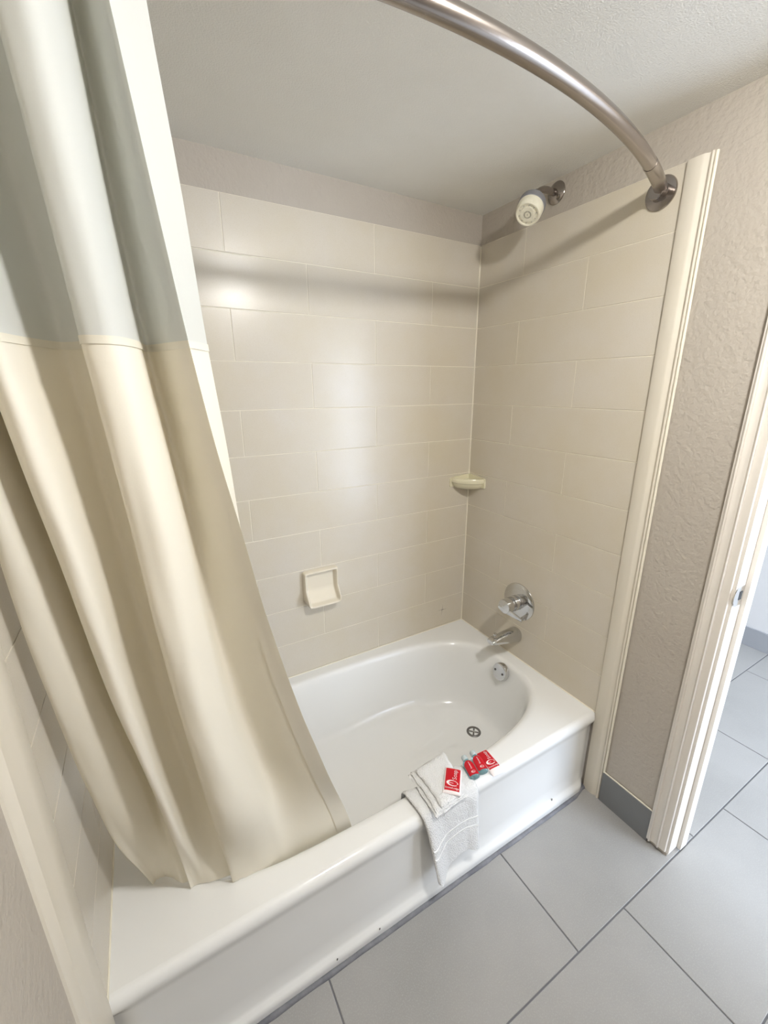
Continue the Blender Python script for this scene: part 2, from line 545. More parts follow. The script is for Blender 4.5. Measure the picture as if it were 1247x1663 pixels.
dbox('head_jamb', (xr0 - 0.001, xr1 + 0.001, DY0 + 0.0045, DY1 - 0.0045, DZ - 0.018, DZ), M['casing'])
dbox('door_stop', (xr0 + 0.052, xr0 + 0.092, DY1 - 0.0155, DY1 - 0.004, 0.008, DZ - 0.019), M['casing'])
dbox('door_stop', (xr0 + 0.052, xr0 + 0.092, DY0 + 0.004, DY0 + 0.0155, 0.004, DZ - 0.019), M['casing'])
# strike plate: plate on the jamb with a rounded lip towards the bathroom
sy = DY1 - 0.0047
pts = []
zc0 = 0.953
for a in range(0, 13):
    th = math.radians(90 + 180 * a / 12)
    pts.append((xr0 + 0.012 + 0.020 * math.cos(th), zc0 + 0.0285 * math.sin(th)))
pts += [(xr0 + 0.046, zc0 - 0.0285), (xr0 + 0.046, zc0 + 0.0285)]
pm = extrude_poly('strike_plate', pts, 'y', sy - 0.0016, sy)
sp = link('strike_plate', pm, M['chrome'])
sp.parent = door
sp.matrix_parent_inverse = Matrix.Translation(door.location).inverted()
sp['label'] = 'shiny metal strike plate on the jamb'
hl = box('latch_hole', (xr0 + 0.020, xr0 + 0.036, sy - 0.0022, sy - 0.0015, zc0 - 0.011, zc0 + 0.014), M['hole'], sp)

# ------------------------------------------------------------------ bathtub
tub = empty('bathtub', (L / 2, 0, 0))
tag(tub, 'white enamel alcove bathtub with rounded basin and flat apron', 'bathtub')
TINV = Matrix.Translation(tub.location).inverted()
def tpart(name, me, material):
    o = link(name, me, material)
    o.parent = tub
    o.matrix_parent_inverse = TINV
    return o

def outline(x0, x1, y0, y1, n_, N):
    cx, cy, a, b = (x0 + x1) / 2, (y0 + y1) / 2, (x1 - x0) / 2, (y1 - y0) / 2
    pts = []
    for k in range(N):
        th = 2 * math.pi * k / N
        c, s = math.cos(th), math.sin(th)
        n = n_ + (1.3 if c < 0 else 0.0) * smoothstep(0.0, 0.35, -c)
        pts.append((cx + a * math.copysign(abs(c) ** (2 / n), c), cy + b * math.copysign(abs(s) ** (2 / n), s)))
    return pts

E0 = (0.125, 1.455, 0.080, 0.702, 3.0)
def basin_ring(dx0, dx1, dy0, dy1, n):
    return (E0[0] + dx0, E0[1] - dx1, E0[2] + dy0, E0[3] - dy1, n)
NB = 160
rings = []      # (outline params, z)
rings.append((basin_ring(-0.022, -0.022, -0.022, -0.018, 3.1), HT))
rings.append((basin_ring(-0.012, -0.012, -0.012, -0.010, 3.05), HT - 0.0012))
rings.append((basin_ring(-0.004, -0.004, -0.004, -0.004, 3.0), HT - 0.0048))
rings.append((basin_ring(0.003, 0.001, 0.001, 0.002, 3.0), HT - 0.011))
rings.append((basin_ring(0.010, 0.004, 0.004, 0.006, 2.95), HT - 0.022))
for t in (0.12, 0.26, 0.42, 0.58, 0.74, 0.88, 1.0):
    rings.append((basin_ring(0.014 + 0.20 * t, 0.006 + 0.036 * t, 0.006 + 0.040 * t, 0.009 + 0.034 * t, 2.95 + 0.0 * t), HT - 0.028 - (HT - 0.028 - 0.118) * t))
rings.append((basin_ring(0.232, 0.048, 0.052, 0.049, 2.9), 0.098))
rings.append((basin_ring(0.252, 0.058, 0.063, 0.060, 2.9), 0.082))
rings.append((basin_ring(0.276, 0.072, 0.078, 0.076, 2.85), 0.072))
rings.append((basin_ring(0.306, 0.094, 0.098, 0.096, 2.8), 0.0672))
rings.append((basin_ring(0.36, 0.13, 0.13, 0.13, 2.7), 0.0655))
rings.append((basin_ring(0.42, 0.19, 0.19, 0.19, 2.5), 0.0650))
rings.append((basin_ring(0.50, 0.27, 0.25, 0.25, 2.3), 0.0648))
P = []
DRX, DRY = 1.297, 0.385
def floor_dip(x, y, z):
    # well around the drain: the floor steps down softly towards the drain end
    if z < 0.105:
        d = 0.020 * smoothstep(1.135, 1.205, x) * smoothstep(0.105, 0.068, z)
        return z - d
    return z
for prm, z in rings:
    P.append([(x, y, floor_dip(x, y, z)) for x, y in outline(*prm, NB)])
# rim: from the basin ring out to the rectangle
YO = -0.004
def rect_pt(p):
    cx, cy = (E0[0] + E0[1]) / 2, (E0[2] + E0[3]) / 2
    dx, dy = p[0] - cx, p[1] - cy
    ts = []
    if dx > 1e-9: ts.append((L - cx) / dx)
    if dx < -1e-9: ts.append((0 - cx) / dx)
    if dy > 1e-9: ts.append((W - cy) / dy)
    if dy < -1e-9: ts.append((YO + 0.020 - cy) / dy)
    t = min(ts)
    return (cx + dx * t, cy + dy * t, HT)
outer = [rect_pt(p) for p in P[0]]
# snap the nearest points to the four corners
for cxn, cyn in ((0, YO + 0.02), (L, YO + 0.02), (0, W), (L, W)):
    k = min(range(NB), key=lambda i: (outer[i][0] - cxn) ** 2 + (outer[i][1] - cyn) ** 2)
    outer[k] = (cxn, cyn, HT)
mid = [tuple((Vector(a) * 0.5 + Vector(b) * 0.5)) for a, b in zip(outer, P[0])]
rows = [outer, mid] + P
V = [p for r in rows for p in r]
F = []
for i in range(len(rows) - 1):
    for k in range(NB):
        F.append((i * NB + k, i * NB + (k + 1) % NB, (i + 1) * NB + (k + 1) % NB, (i + 1) * NB + k))
# basin bottom: fan to a centre point
V.append((0.90, DRY, 0.0646))
ci = len(V) - 1
for k in range(NB):
    F.append(((len(rows) - 1) * NB + k, (len(rows) - 1) * NB + (k + 1) % NB, ci))
tpart('basin', mesh('basin', V, F, True, 80), M['tub'])
# front: rolled nose and apron, swept along x
XS = [0.0, 0.012, 0.024, 0.036, 0.048] + [0.10 + i * 0.1 for i in range(13)] + [1.43, 1.464, 1.474, 1.486, 1.498, 1.511, L]
rowsA = []
for x in XS:
    e = min(smoothstep(0.0, 0.036, x), smoothstep(L, L - 0.046, x))   # end strips lie back from the apron
    ya = 0.012 - 0.008 * e
    row = [(x, YO + 0.020, HT)]
    for a in (15, 30, 45, 60, 75, 90):
        th = math.radians(a)
        row.append((x, YO + 0.020 - 0.020 * math.sin(th), HT - 0.024 + 0.024 * math.cos(th)))
    row += [(x, YO + 0.0015, HT - 0.034), (x, (YO + ya) / 2 + 0.001, HT - 0.046), (x, ya, HT - 0.062), (x, ya, 0.20), (x, ya, 0.10), (x, ya - 0.001 * e, 0.050),
            (x, ya - 0.005 * e, 0.043), (x, ya - 0.013 * e, 0.036), (x, ya - 0.016 * e, 0.030), (x, ya - 0.0165 * e, 0.022), (x, ya - 0.015 * e, 0.0005), (x, ya + 0.03, 0.0005)]
    rowsA.append(row)
tpart('apron', grid_mesh('apron', rowsA, True, 75), M['tub'])
tpart('base_sealant', tube('base_sealant', [(x, -0.0150 + 0.0006 * math.sin(x * 37) + (0.012 if x > 1.48 else 0), 0.0) for x in [i * 0.05 for i in range(31)] + [1.523]], [0.0075 + 0.0007 * math.sin(i * 2.3) for i in range(32)], 8), M['tubgrime'])
for x, z, s in ((0.47, 0.033, 0.0045), (0.60, 0.034, 0.0045), (1.33, 0.046, 0.006)):
    cm = lathe('enamel_chip', [(s * 0.5, 0), (s * 0.42, 0.0004), (s * 0.1, 0.0006)], 10, (0.2, -1, 0.1), (x, -0.0125 if z < 0.04 else -0.0012, z))
    for v in cm.vertices:
        v.co.z = z + (v.co.z - z) * 2.0
    tpart('enamel_chip', cm, M['chip'])
cm = lathe('drain_slot', [(0.012, 0), (0.011, 0.0008)], 16, (0, -1, 0), (1.500, 0.0065, 0.024))
for v in cm.vertices:
    v.co.z = 0.022 + (v.co.z - 0.022) * 0.45
tpart('apron_slot', cm, M['chip'])

for p_, q_, r_ in CAULK:
    tpart('caulk_bead', tube('caulk_bead', [p_, (Vector(p_) + Vector(q_)) / 2, q_], r_, 8), M['caulk'])

# overflow plate on the drain-end wall of the basin
on = Vector((-0.97, 0, 0.24)).normalized()
oc = Vector((1.4295, 0.385, 0.305))
ov = empty('overflow_plate', oc)
tag(ov, 'round chrome overflow plate with two screws in the tub', 'overflow plate')
def local_lathe(name, prof, axis, material, parent, off=(0, 0, 0), n=40):
    return link(name, lathe(name, prof, n, axis, off), material, parent)
local_lathe('plate', [(0.038, -0.012), (0.038, 0.004), (0.036, 0.0075), (0.030, 0.009), (0.001, 0.0095)], on, M['chrome'], ov)
side = Vector((0, 1, 0))
for s in (-1, 1):
    c = side * 0.021 * s + on * 0.009
    local_lathe('screw', [(0.0052, -0.001), (0.0050, 0.0008), (0.003, 0.0012)], on, M['chip'], ov, c, 14)

# drain
dz = 0.0448
dr = empty('drain', (DRX, DRY, dz))
tag(dr, 'round grey metal drain in the tub floor', 'drain')
local_lathe('flange', [(0.031, -0.004), (0.031, 0.002), (0.028, 0.0038), (0.0215, 0.003), (0.0205, -0.002), (0.0205, -0.004)], (0, 0, 1), M['drain'], dr)
local_lathe('opening', [(0.0205, -0.0035), (0.0203, -0.001)], (0, 0, 1), M['hole'], dr)
for k in range(4):
    a = math.radians(45 + 90 * k)
    me = boxes_mesh('cross_bar', [(0.002, 0.0205, -0.0034, 0.0034, -0.001, 0.0022)], 0.0006)
    o = link('cross_bar', me, M['drain'], dr)
    o.rotation_euler = (0, 0, a)
local_lathe('hub', [(0.0055, -0.001), (0.0055, 0.003), (0.003, 0.004)], (0, 0, 1), M['chrome'], dr, n=16)

# ------------------------------------------------------------------ faucet group on the right wall
valve = empty('shower_valve', (L, 0.400, 0.613))
tag(valve, 'round chrome shower valve with lever handle', 'valve')
local_lathe('escutcheon', [(0.081, -0.002), (0.082, 0.001), (0.081, 0.004), (0.074, 0.0075), (0.055, 0.0105), (0.030, 0.012), (0.001, 0.012)], (-1, 0, 0), M['chrome'], valve, n=64)
local_lathe('sleeve', [(0.0325, 0.010), (0.0325, 0.013), (0.0315, 0.014), (0.0315, 0.042), (0.0305, 0.0435), (0.0285, 0.0435), (0.0285, 0.0465)], (-1, 0, 0), M['chrome'], valve)
local_lathe('handle', [(0.0285, 0.0465), (0.0305, 0.0470), (0.0310, 0.0485), (0.0300, 0.088), (0.0290, 0.0905), (0.001, 0.0915)], (-1, 0, 0), M['chrome'], valve)
# lever blade across the end of the handle, pointing to the room and tapering
Pb, Qb = [], []
for i in range(13):
    t = i / 12
    y = 0.0285 - 0.120 * t
    hgt = (0.0135 if t > 0.12 else 0.0135 * (0.55 + 0.45 * t / 0.12)) * (1 - 0.50 * max(0, t - 0.25) / 0.75)
    z = -0.010 - 0.012 * t
    x = -0.0935 + 0.010 * t
    rowp, rowq = [], []
    for jx in range(5):
        s_ = -1 + 2 * jx / 4
        rowp.append((x + 0.0015 * s_ * s_, y, z + hgt * s_))
        rowq.append((x + 0.0085 - 0.003 * t - 0.001 * s_ * s_, y, z + hgt * s_))
    Pb.append(rowp)
    Qb.append(rowq)
link('lever', slab_mesh('lever', Pb, Qb, True, 40), M['chrome'], valve)

spout = empty('tub_spout', (L, 0.398, 0.455))
tag(spout, 'chrome tub spout with diverter knob', 'spout')
# sweep of flattened sections from wall to tip
secs = [(0.0, 0.030, 0.032, 0.000), (-0.006, 0.031, 0.033, 0.0), (-0.03, 0.029, 0.031, 0.002), (-0.07, 0.0265, 0.026, 0.0055), (-0.11, 0.024, 0.0195, 0.009), (-0.135, 0.0225, 0.0145, 0.0105), (-0.149, 0.021, 0.011, 0.0105), (-0.155, 0.018, 0.008, 0.0095)]
Ps = []
NS = 36
for x, wy, hz, zc in secs:
    Ps.append([(x, wy * math.copysign(abs(math.cos(2 * math.pi * k / NS)) ** 0.8, math.cos(2 * math.pi * k / NS)), zc + hz * math.copysign(abs(math.sin(2 * math.pi * k / NS)) ** 0.85, math.sin(2 * math.pi * k / NS))) for k in range(NS)])
V = [p for r in Ps for p in r]
F = [(i * NS + k, i * NS + (k + 1) % NS, (i + 1) * NS + (k + 1) % NS, (i + 1) * NS + k) for i in range(len(Ps) - 1) for k in range(NS)]
F += [tuple(range(NS)), tuple((len(Ps) - 1) * NS + k for k in range(NS))]
link('body', mesh('body', V, F, True, 40), M['chrome'], spout)
local_lathe('outlet', [(0.013, -0.008), (0.0135, 0.0), (0.011, 0.002)], (-0.2, 0, -1), M['hole'], spout, (-0.137, 0, 0.002), 20)
local_lathe('diverter_knob', [(0.0035, -0.006), (0.0035, 0.010), (0.0075, 0.013), (0.0085, 0.018), (0.0065, 0.0225), (0.001, 0.0235)], (-0.12, 0, 1), M['chrome'], spout, (-0.128, 0, 0.022), 20)

# shower head
sh = empty('wall_shower', (L + 0.003, 0.41, 2.110))
tag(sh, 'ivory and grey shower head on a bent metal arm', 'shower head')
local_lathe('wall_flange', [(0.0335, -0.001), (0.0335, 0.002), (0.031, 0.005), (0.022, 0.010), (0.013, 0.013), (0.0105, 0.013)], (-1, 0, 0), M['nickel2'], sh)
arm = []
for i in range(15):
    t = i / 14
    if t < 0.35:
        arm.append((-0.005 - 0.075 * t / 0.35 * 0.55, 0, 0.0))
    else:
        a = (t - 0.35) / 0.65
        th = math.radians(50) * a
        arm.append((-0.046 - 0.062 * math.sin(th), 0, -0.062 * (1 - math.cos(th))))
link('arm', tube('arm', arm, 0.0105, 18), M['nickel2'], sh)
jn = Vector(arm[-1])
hax = Vector((-0.60, -0.24, -0.76)).normalized()
local_lathe('swivel_nut', [(0.0115, -0.012), (0.0125, -0.010), (0.0125, 0.004), (0.0105, 0.006), (0.0105, 0.014)], hax, M['nickel2'], sh, jn, 20)
local_lathe('body', [(0.0125, 0.004), (0.0160, 0.008), (0.0185, 0.018), (0.023, 0.026), (0.031, 0.034), (0.034, 0.038), (0.034, 0.042)], hax, M['plastic'], sh, jn)
local_lathe('collar', [(0.0335, 0.033), (0.0395, 0.036), (0.0425, 0.042), (0.0425, 0.061), (0.0400, 0.0635)], hax, M['greyplastic'], sh, jn)
local_lathe('face_cap', [(0.0395, 0.061), (0.0412, 0.063), (0.0410, 0.074), (0.0390, 0.088), (0.0360, 0.094), (0.0325, 0.094), (0.0310, 0.091), (0.0235, 0.091), (0.0225, 0.094)], hax, M['plastic'], sh, jn)
local_lathe('spray_plate', [(0.0225, 0.085), (0.0225, 0.0925), (0.019, 0.0935), (0.0175, 0.0905), (0.0135, 0.0905), (0.012, 0.0940), (0.008, 0.0940), (0.0065, 0.091), (0.0035, 0.091), (0.002, 0.0945)], hax, M['nozzle'], sh, jn)
hq = Vector((0, 0, 1)).rotation_difference(hax)
for k in range(10):
    a = 2 * math.pi * k / 10
    c = jn + hq @ Vector((0.027 * math.cos(a), 0.027 * math.sin(a), 0.0905))
    local_lathe('nozzle', [(0.0022, 0), (0.002, 0.0022), (0.001, 0.0025)], hax, M['nozzle'], sh, c, 8)

# ------------------------------------------------------------------ curved shower rod
ZR = 2.0
def rod_y(x):
    u = (x - L / 2) / (L / 2)
    return 0.059 - 0.160 * (1 - u * u)
rod = empty('curtain_rod', (L / 2, rod_y(L / 2), ZR))
tag(rod, 'curved brushed metal shower curtain rod', 'curtain rod')
RINV = Matrix.Translation(rod.location).inverted()
def rpart(name, me, material):
    o = link(name, me, material)
    o.parent = rod
    o.matrix_parent_inverse = RINV
    return o
rpart('tube', tube('tube', [(0.012 + (L - 0.024) * i / 60, rod_y(0.012 + (L - 0.024) * i / 60), ZR) for i in range(61)], 0.0150, 28), M['nickel'])
rpart('inner_tube', tube('inner_tube', [(L - 0.17 + 0.156 * i / 14, rod_y(L - 0.17 + 0.156 * i / 14), ZR) for i in range(15)], 0.0160, 28), M['nickel'])
for x, s in ((L, -1), (0.0, 1)):
    rpart('flange', lathe('flange', [(0.041, 0.0), (0.041, 0.002), (0.0395, 0.0045), (0.032, 0.0065), (0.0215, 0.0080), (0.0205, 0.010), (0.0200, 0.026), (0.0185, 0.028), (0.001, 0.028)], 48, (s, 0, 0), (x, 0.058, ZR - 0.008)), M['nickel2'])

# ------------------------------------------------------------------ shower curtain
Zs = [2.0, 1.9, 1.75, 1.55, 1.4, 1.25, 1.1, .95, .8, .65, .55, .45, .36, .28]
CX = {
 'A':  [.022, .022, .022, .021, .020, .019, .020, .023, .028, .039, .048, .066, .083, .098],
 'AB': [.030, .034, .040, .046, .052, .063, .075, .085, .100, .114, .118, .122, .126, .130],
 'B':  [.044, .050, .056, .064, .073, .087, .097, .112, .131, .145, .152, .158, .163, .168],
 'BC': [.072, .078, .090, .104, .121, .131, .138, .147, .157, .171, .181, .192, .202, .210],
 'C':  [.144, .150, .160, .169, .178, .187, .193, .203, .216, .229, .237, .246, .254, .260],
 'CD': [.211, .214, .219, .230, .244, .256, .264, .274, .289, .316, .336, .350, .361, .368],
 'D':  [.246, .257, .273, .296, .317, .345, .370, .402, .437, .478, .506, .537, .564, .580],
 'E':  [.297, .303, .316, .328, .342, .351, .366, .396, .430, .470, .498, .528, .555, .571],
}
CB = {'A': .195, 'AB': .152, 'B': .135, 'BC': .110, 'C': .098, 'CD': .104, 'D': .100, 'E': .112}
CO = {'A': -.04, 'AB': .055, 'B': -.04, 'BC': .06, 'C': -.05, 'CD': .055, 'D': -.04, 'E': .008}
def cpt(k, z):
    t = max(0.0, (2 - z) / 1.65)
    amp = 0.10 + 0.90 * smoothstep(0.35, 0.64, z)
    y = -.01 + (CB[k] + .01) * t ** 1.3 + CO[k] * amp * (0.70 + 0.30 * smoothstep(0.3, 1.7, z))
    return Vector((interp(z, Zs[::-1], CX[k][::-1]), y, 0))
def csect(z):
    zz = [z - 0.05, z, z + 0.05]
    def c(k):       # softened over height so the panels do not facet
        return (cpt(k, zz[0]) + cpt(k, zz[1]) * 2 + cpt(k, zz[2])) / 4
    A, AB, B, BC, C, CD, D, E = [c(k) for k in ('A', 'AB', 'B', 'BC', 'C', 'CD', 'D', 'E')]
    pts = [Vector((A.x + 0.045, A.y + 0.095, 0)), Vector((A.x + 0.012, A.y + 0.060, 0))]
    for K, T, N in ((A, AB, B), (B, BC, C), (C, CD, D)):
        w = T.x - K.x
        dep = T.y - K.y
        pts.append(Vector((K.x, K.y + 0.010 * min(1, dep / 0.08), 0)))
        pts.append(Vector((K.x + 0.26 * w, K.y - 0.008 * min(1, dep / 0.08), 0)))
        pts.append(Vector((K.x + 0.66 * w, K.y - 0.004 * min(1, dep / 0.08), 0)))
        pts.append(Vector((T.x + 0.04 * (N.x - T.x), K.y + 0.42 * dep, 0)))
        if N is D:
            pts.append(Vector((T.x + 0.24 * (N.x - T.x), T.y, 0)))
            pts.append(Vector((T.x + 0.66 * (N.x - T.x), T.y * 0.42 + D.y * 0.58, 0)))
        else:
            pts.append(Vector((T.x + 0.55 * (N.x - T.x), T.y, 0)))
            pts.append(Vector((N.x + 0.006, (T.y + N.y) / 2 + 0.006, 0)))
    pts.append(D)
    pts.append(E)
    return pts
NSUB = 10
def curtain_row(z, wr=1.0):
    p = csect(z)
    out = []
    for i in range(len(p) - 1):
        a = p[i - 1] if i > 0 else p[0] * 2 - p[1]
        d = p[i + 2] if i + 2 < len(p) else p[-1] * 2 - p[-2]
        if i == len(p) - 3:      # crease at D
            d = p[i + 1] * 2 - p[i]
        if i == len(p) - 2:
            a = p[i] * 2 - p[i + 1]
        for s in range(NSUB):
            out.append(catmull(a, p[i], p[i + 1], d, s / NSUB))
    out.append(p[-1])
    res = []
    n = len(out)
    for j, q in enumerate(out):
        wv = mnoise.noise(Vector((j * 0.055, z * 3.2, 1.7))) * 0.0045 + mnoise.noise(Vector((j * 0.11, z * 7.5, 5.1))) * 0.0018
        x = q.x + 0.3 * wv
        y = q.y + wv
        res.append([max(x, 0.012), y])
    return res
CN = len(curtain_row(1.0))
def hem_z(j):
    # the hem rests on the rim at the curtain end and drops inside the basin further along
    s = j / (CN - 1)
    return 0.3475 - 0.047 * smoothstep(0.70, 0.77, s)
def curtain_grid(z_top, z_bot_fn, nz, j0=0, j1=None, front=0.0):
    j1 = CN if j1 is None else j1
    G = []
    cache = {}
    for i in range(nz + 1):
        t = i / nz
        row = []
        for j in range(j0, j1):
            zb = z_bot_fn(j)
            z = z_top + (zb - z_top) * t
            key = round(z, 3)
            if key not in cache:
                cache[key] = curtain_row(key)
            r = cache[key]
            x, y = r[j]
            if front:
                a, b = r[max(j - 1, 0)], r[min(j + 1, CN - 1)]
                tx, ty = b[0] - a[0], b[1] - a[1]
                ln = math.hypot(tx, ty) or 1
                x, y = x + front * ty / ln, y - front * tx / ln
            row.append((x, y, z))
        G.append(row)
    return G
ZSEAM, ZHEAD = 1.556, 1.958
curt = empty('shower_curtain', (0.18, 0.03, 0.35))
tag(curt, 'cream fabric shower curtain with sheer white top, gathered in folds', 'curtain')
CINV = Matrix.Translation(curt.location).inverted()
def cpart(name, me, material, sub=None):
    o = link(name, me, material)
    if sub is None:
        o.parent = curt
        o.matrix_parent_inverse = CINV
    return o
o = cpart('main_panel', grid_mesh('main_panel', curtain_grid(ZSEAM, hem_z, 110), True, 89), M['fabric'])
o['label'] = 'cream opaque lower panel'
o = cpart('sheer_panel', grid_mesh('sheer_panel', curtain_grid(ZHEAD, lambda j: ZSEAM, 40), True, 89), M['sheer'])
o['label'] = 'white sheer upper panel'
o = cpart('header_band', grid_mesh('header_band', curtain_grid(2.022, lambda j: ZHEAD, 8), True, 89), M['tape'])
cpart('seam_tape', slab_mesh('seam_tape', curtain_grid(ZSEAM + 0.004, lambda j: ZSEAM - 0.006, 2, front=0.0012), curtain_grid(ZSEAM + 0.004, lambda j: ZSEAM - 0.006, 2, front=-0.0008)), M['tape'])
jD = (len(csect(1.0)) - 2) * NSUB
jh = jD - int(NSUB * 0.62)
cpart('side_hem', grid_mesh('side_hem', curtain_grid(ZSEAM - 0.006, hem_z, 110, jh, jD + 1, front=0.0016), True, 89), M['fabric'])
cpart('sheer_hem', grid_mesh('sheer_hem', curtain_grid(ZHEAD, lambda j: ZSEAM + 0.004, 40, jh, jD + 1, front=0.0016), True, 89), M['sheer'])
# rings over the rod
rj = [int((i + 0.5) * (CN - 1) / 8) for i in range(8)]
for x in (0.045, 0.085, 0.125, 0.165, 0.205, 0.245, 0.285):
    n1, n2 = 24, 8
    V, F = [], []
    for i in range(n1):
        a = 2 * math.pi * i / n1
        for k in range(n2):
            b = 2 * math.pi * k / n2
            rr = 0.0210 + 0.0028 * math.cos(b)
            V.append((x + 0.0028 * math.sin(b), rod_y(x) + rr * math.cos(a), ZR - 0.004 + rr * math.sin(a)))
    for i in range(n1):
        for k in range(n2):
            F.append((i * n2 + k, i * n2 + (k + 1) % n2, ((i + 1) % n1) * n2 + (k + 1) % n2, ((i + 1) % n1) * n2 + k))
    cpart('curtain_ring', mesh('curtain_ring', V, F, True, 80), M['plastic'])

# ------------------------------------------------------------------ soap dishes
sd = empty('soap_dish', (0.764, W, 0.655))
tag(sd, 'square cream ceramic soap dish on the back wall', 'soap dish')
NU, NV = 48, 48
Pd = []
wd, hd = 0.150, 0.148
for i in range(NV + 1):
    row = []
    for jx in range(NU + 1):
        a, b = -1 + 2 * jx / NU, -1 + 2 * i / NV
        # squircle mapping gives rounded corners
        ka = a * math.sqrt(1 - 0.5 * (b ** 8) * (0.16 if b > 0 else 0.5))
        kb = b * math.sqrt(1 - 0.5 * (a ** 8) * (0.16 if b > 0 else 0.5))
        x, z = ka * wd / 2, hd / 2 + kb * hd / 2
        edge = max(abs(a), abs(b))
        v = (b + 1) / 2
        lip = 0.024 + 0.032 * smoothstep(0.50, 0.10, v)
        inner = 0.004 + (0.030 * smoothstep(0.46, 0.08, v) if v < 0.46 else 0)
        blend = smoothstep(0.76, 0.87, edge)
        h = inner * (1 - blend) + lip * blend
        round_ = smoothstep(1.0, 0.93, edge)
        h = h * (0.15 + 0.85 * math.sqrt(max(0, round_))) if edge < 1 else 0.0
        row.append((x, -h, z))
    Pd.append(row)
Qd = [[(p[0], 0.0, p[2]) for p in row] for row in Pd]
link('dish', slab_mesh('dish', Pd, Qd, True, 70), M['ceramic'], sd)

cs = empty('corner_soap_dish', (L, W, 1.056))
tag(cs, 'small ivory ceramic corner soap shelf', 'soap dish')
a_ = 0.108
def corner_poly(s, cut):
    # plan outline (x towards -x, y towards -y), front edge slightly bowed
    pts = [(0, 0), (-a_ * s, 0), (-a_ * s, -cut)]
    p0, p1 = Vector((-a_ * s, -cut)), Vector((-cut, -a_ * s))
    nrm = Vector((-1, -1)).normalized()
    for i in range(1, 8):
        t = i / 8
        q = p0.lerp(p1, t) + nrm * 0.010 * math.sin(math.pi * t) * s
        pts.append((q.x, q.y))
    pts += [(-cut, -a_ * s), (0, -a_ * s)]
    return pts
layers = [(0.50, 0.010, -0.012), (0.80, 0.022, 0.000), (0.90, 0.028, 0.012), (0.93, 0.030, 0.022), (0.985, 0.032, 0.026), (1.0, 0.032, 0.031), (1.0, 0.032, 0.041), (0.985, 0.031, 0.0455), (0.94, 0.029, 0.046), (0.905, 0.027, 0.043), (0.87, 0.026, 0.031), (0.3, 0.010, 0.032)]
V, F = [], []
np_ = len(corner_poly(1, 0.02))
for s, c, z in layers:
    V += [(p[0], p[1], z) for p in corner_poly(s, c)]
for i in range(len(layers) - 1):
    for k in range(np_):
        F.append((i * np_ + k, i * np_ + (k + 1) % np_, (i + 1) * np_ + (k + 1) % np_, (i + 1) * np_ + k))
F += [tuple(range(np_)), tuple((len(layers) - 1) * np_ + k for k in range(np_))]
link('shelf', mesh('shelf', V, F, True, 35), M['ceramic2'], cs)
for d_ in (0, 1):
    pl_ = [(0.0, 0.004), (0.112, 0.004), (0.1135, 0.010), (0.1135, 0.040), (0.108, 0.047), (0.05, 0.053), (0.0, 0.056)]
    Vl = [((-a, -t, z) if d_ == 0 else (-t, -a, z)) for t in (0.0, 0.006) for a, z in pl_]
    n_ = len(pl_)
    Fl = [tuple(range(n_)), tuple(range(n_, 2 * n_))] + [(k, (k + 1) % n_, n_ + (k + 1) % n_, n_ + k) for k in range(n_)]
    link('back_ledge', mesh('back_ledge', Vl, Fl), M['ceramic2'], cs)

# ------------------------------------------------------------------ towel over the tub edge
tw = empty('hand_towel', (0.84, 0.03, HT))
tag(tw, 'white terry hand towel draped over the tub edge', 'towel')
TWI = Matrix.Translation(tw.location).inverted()
path = [(0.100, 0.245), (0.094, 0.28), (0.0895, 0.305), (0.0862, 0.322), (0.0830, 0.333), (0.0770, 0.3400), (0.068, 0.3440), (0.055, 0.3452), (0.035, 0.3452), (0.016, 0.3450), (0.004, 0.3415), (-0.0035, 0.333), (-0.0065, 0.318), (-0.0080, 0.29), (-0.0095, 0.25), (-0.011, 0.21), (-0.013, 0.17), (-0.016, 0.13), (-0.019, 0.09)]
def path_pt(v):
    f = v * (len(path) - 1)
    i = min(int(f), len(path) - 2)
    t = f - i
    g = lambda k: Vector((path[max(0, min(k, len(path) - 1))][0], path[max(0, min(k, len(path) - 1))][1], 0))
    return catmull(g(i - 1), g(i), g(i + 1), g(i + 2), t)
def towel_pt(u, v, off):
    # u across (0 = curtain side), v along
    hang = smoothstep(0.55, 1.0, v)
    bottom = interp(u, [0, .1, .22, .4, .6, .8, 1.0], [0.128, 0.108, 0.112, 0.130, 0.142, 0.138, 0.120])
    p = path_pt(v)
    q = path_pt(min(1, v + 0.01)) - path_pt(max(0, v - 0.01))
    nrm = Vector((q.y, -q.x, 0)).normalized()     # outward (up / to the front)
    if nrm.y < 0 and v < 0.5: nrm = -nrm
    if v >= 0.5 and nrm.x > 0: nrm = -nrm
    y, z = p.x, p.y
    if z < 0.33 and v > 0.5:
        z = 0.33 - (0.33 - z) * (0.33 - bottom) / (0.33 - 0.09)
    x0 = interp(v, [0, .35, .55, .75, 1.0], [.738, .736, .742, .752, .772])
    x1 = interp(v, [0, .35, .55, .75, 1.0], [.935, .944, .946, .944, .943])
    x = x0 + (x1 - x0) * u
    wave = 0.010 * math.sin(u * 7.5 + 0.6) * hang + 0.020 * hang * smoothstep(0.35, 0.0, u) + 0.004 * mnoise.noise(Vector((u * 5, v * 7, 0)))
    o2 = off + max(0.0, wave) + (0.006 * smoothstep(0.20, 0.0, u))
    return (x, y + nrm.x * o2, z + nrm.y * o2)
NUt, NVt = 30, 64
top = [[towel_pt(j / NUt, i / NVt, 0.0075 * (0.45 + 0.55 * math.sqrt(max(0, 1 - abs(2 * j / NUt - 1) ** 12)))) for j in range(NUt + 1)] for i in range(NVt + 1)]
bot = [[towel_pt(j / NUt, i / NVt, 0.0015) for j in range(NUt + 1)] for i in range(NVt + 1)]
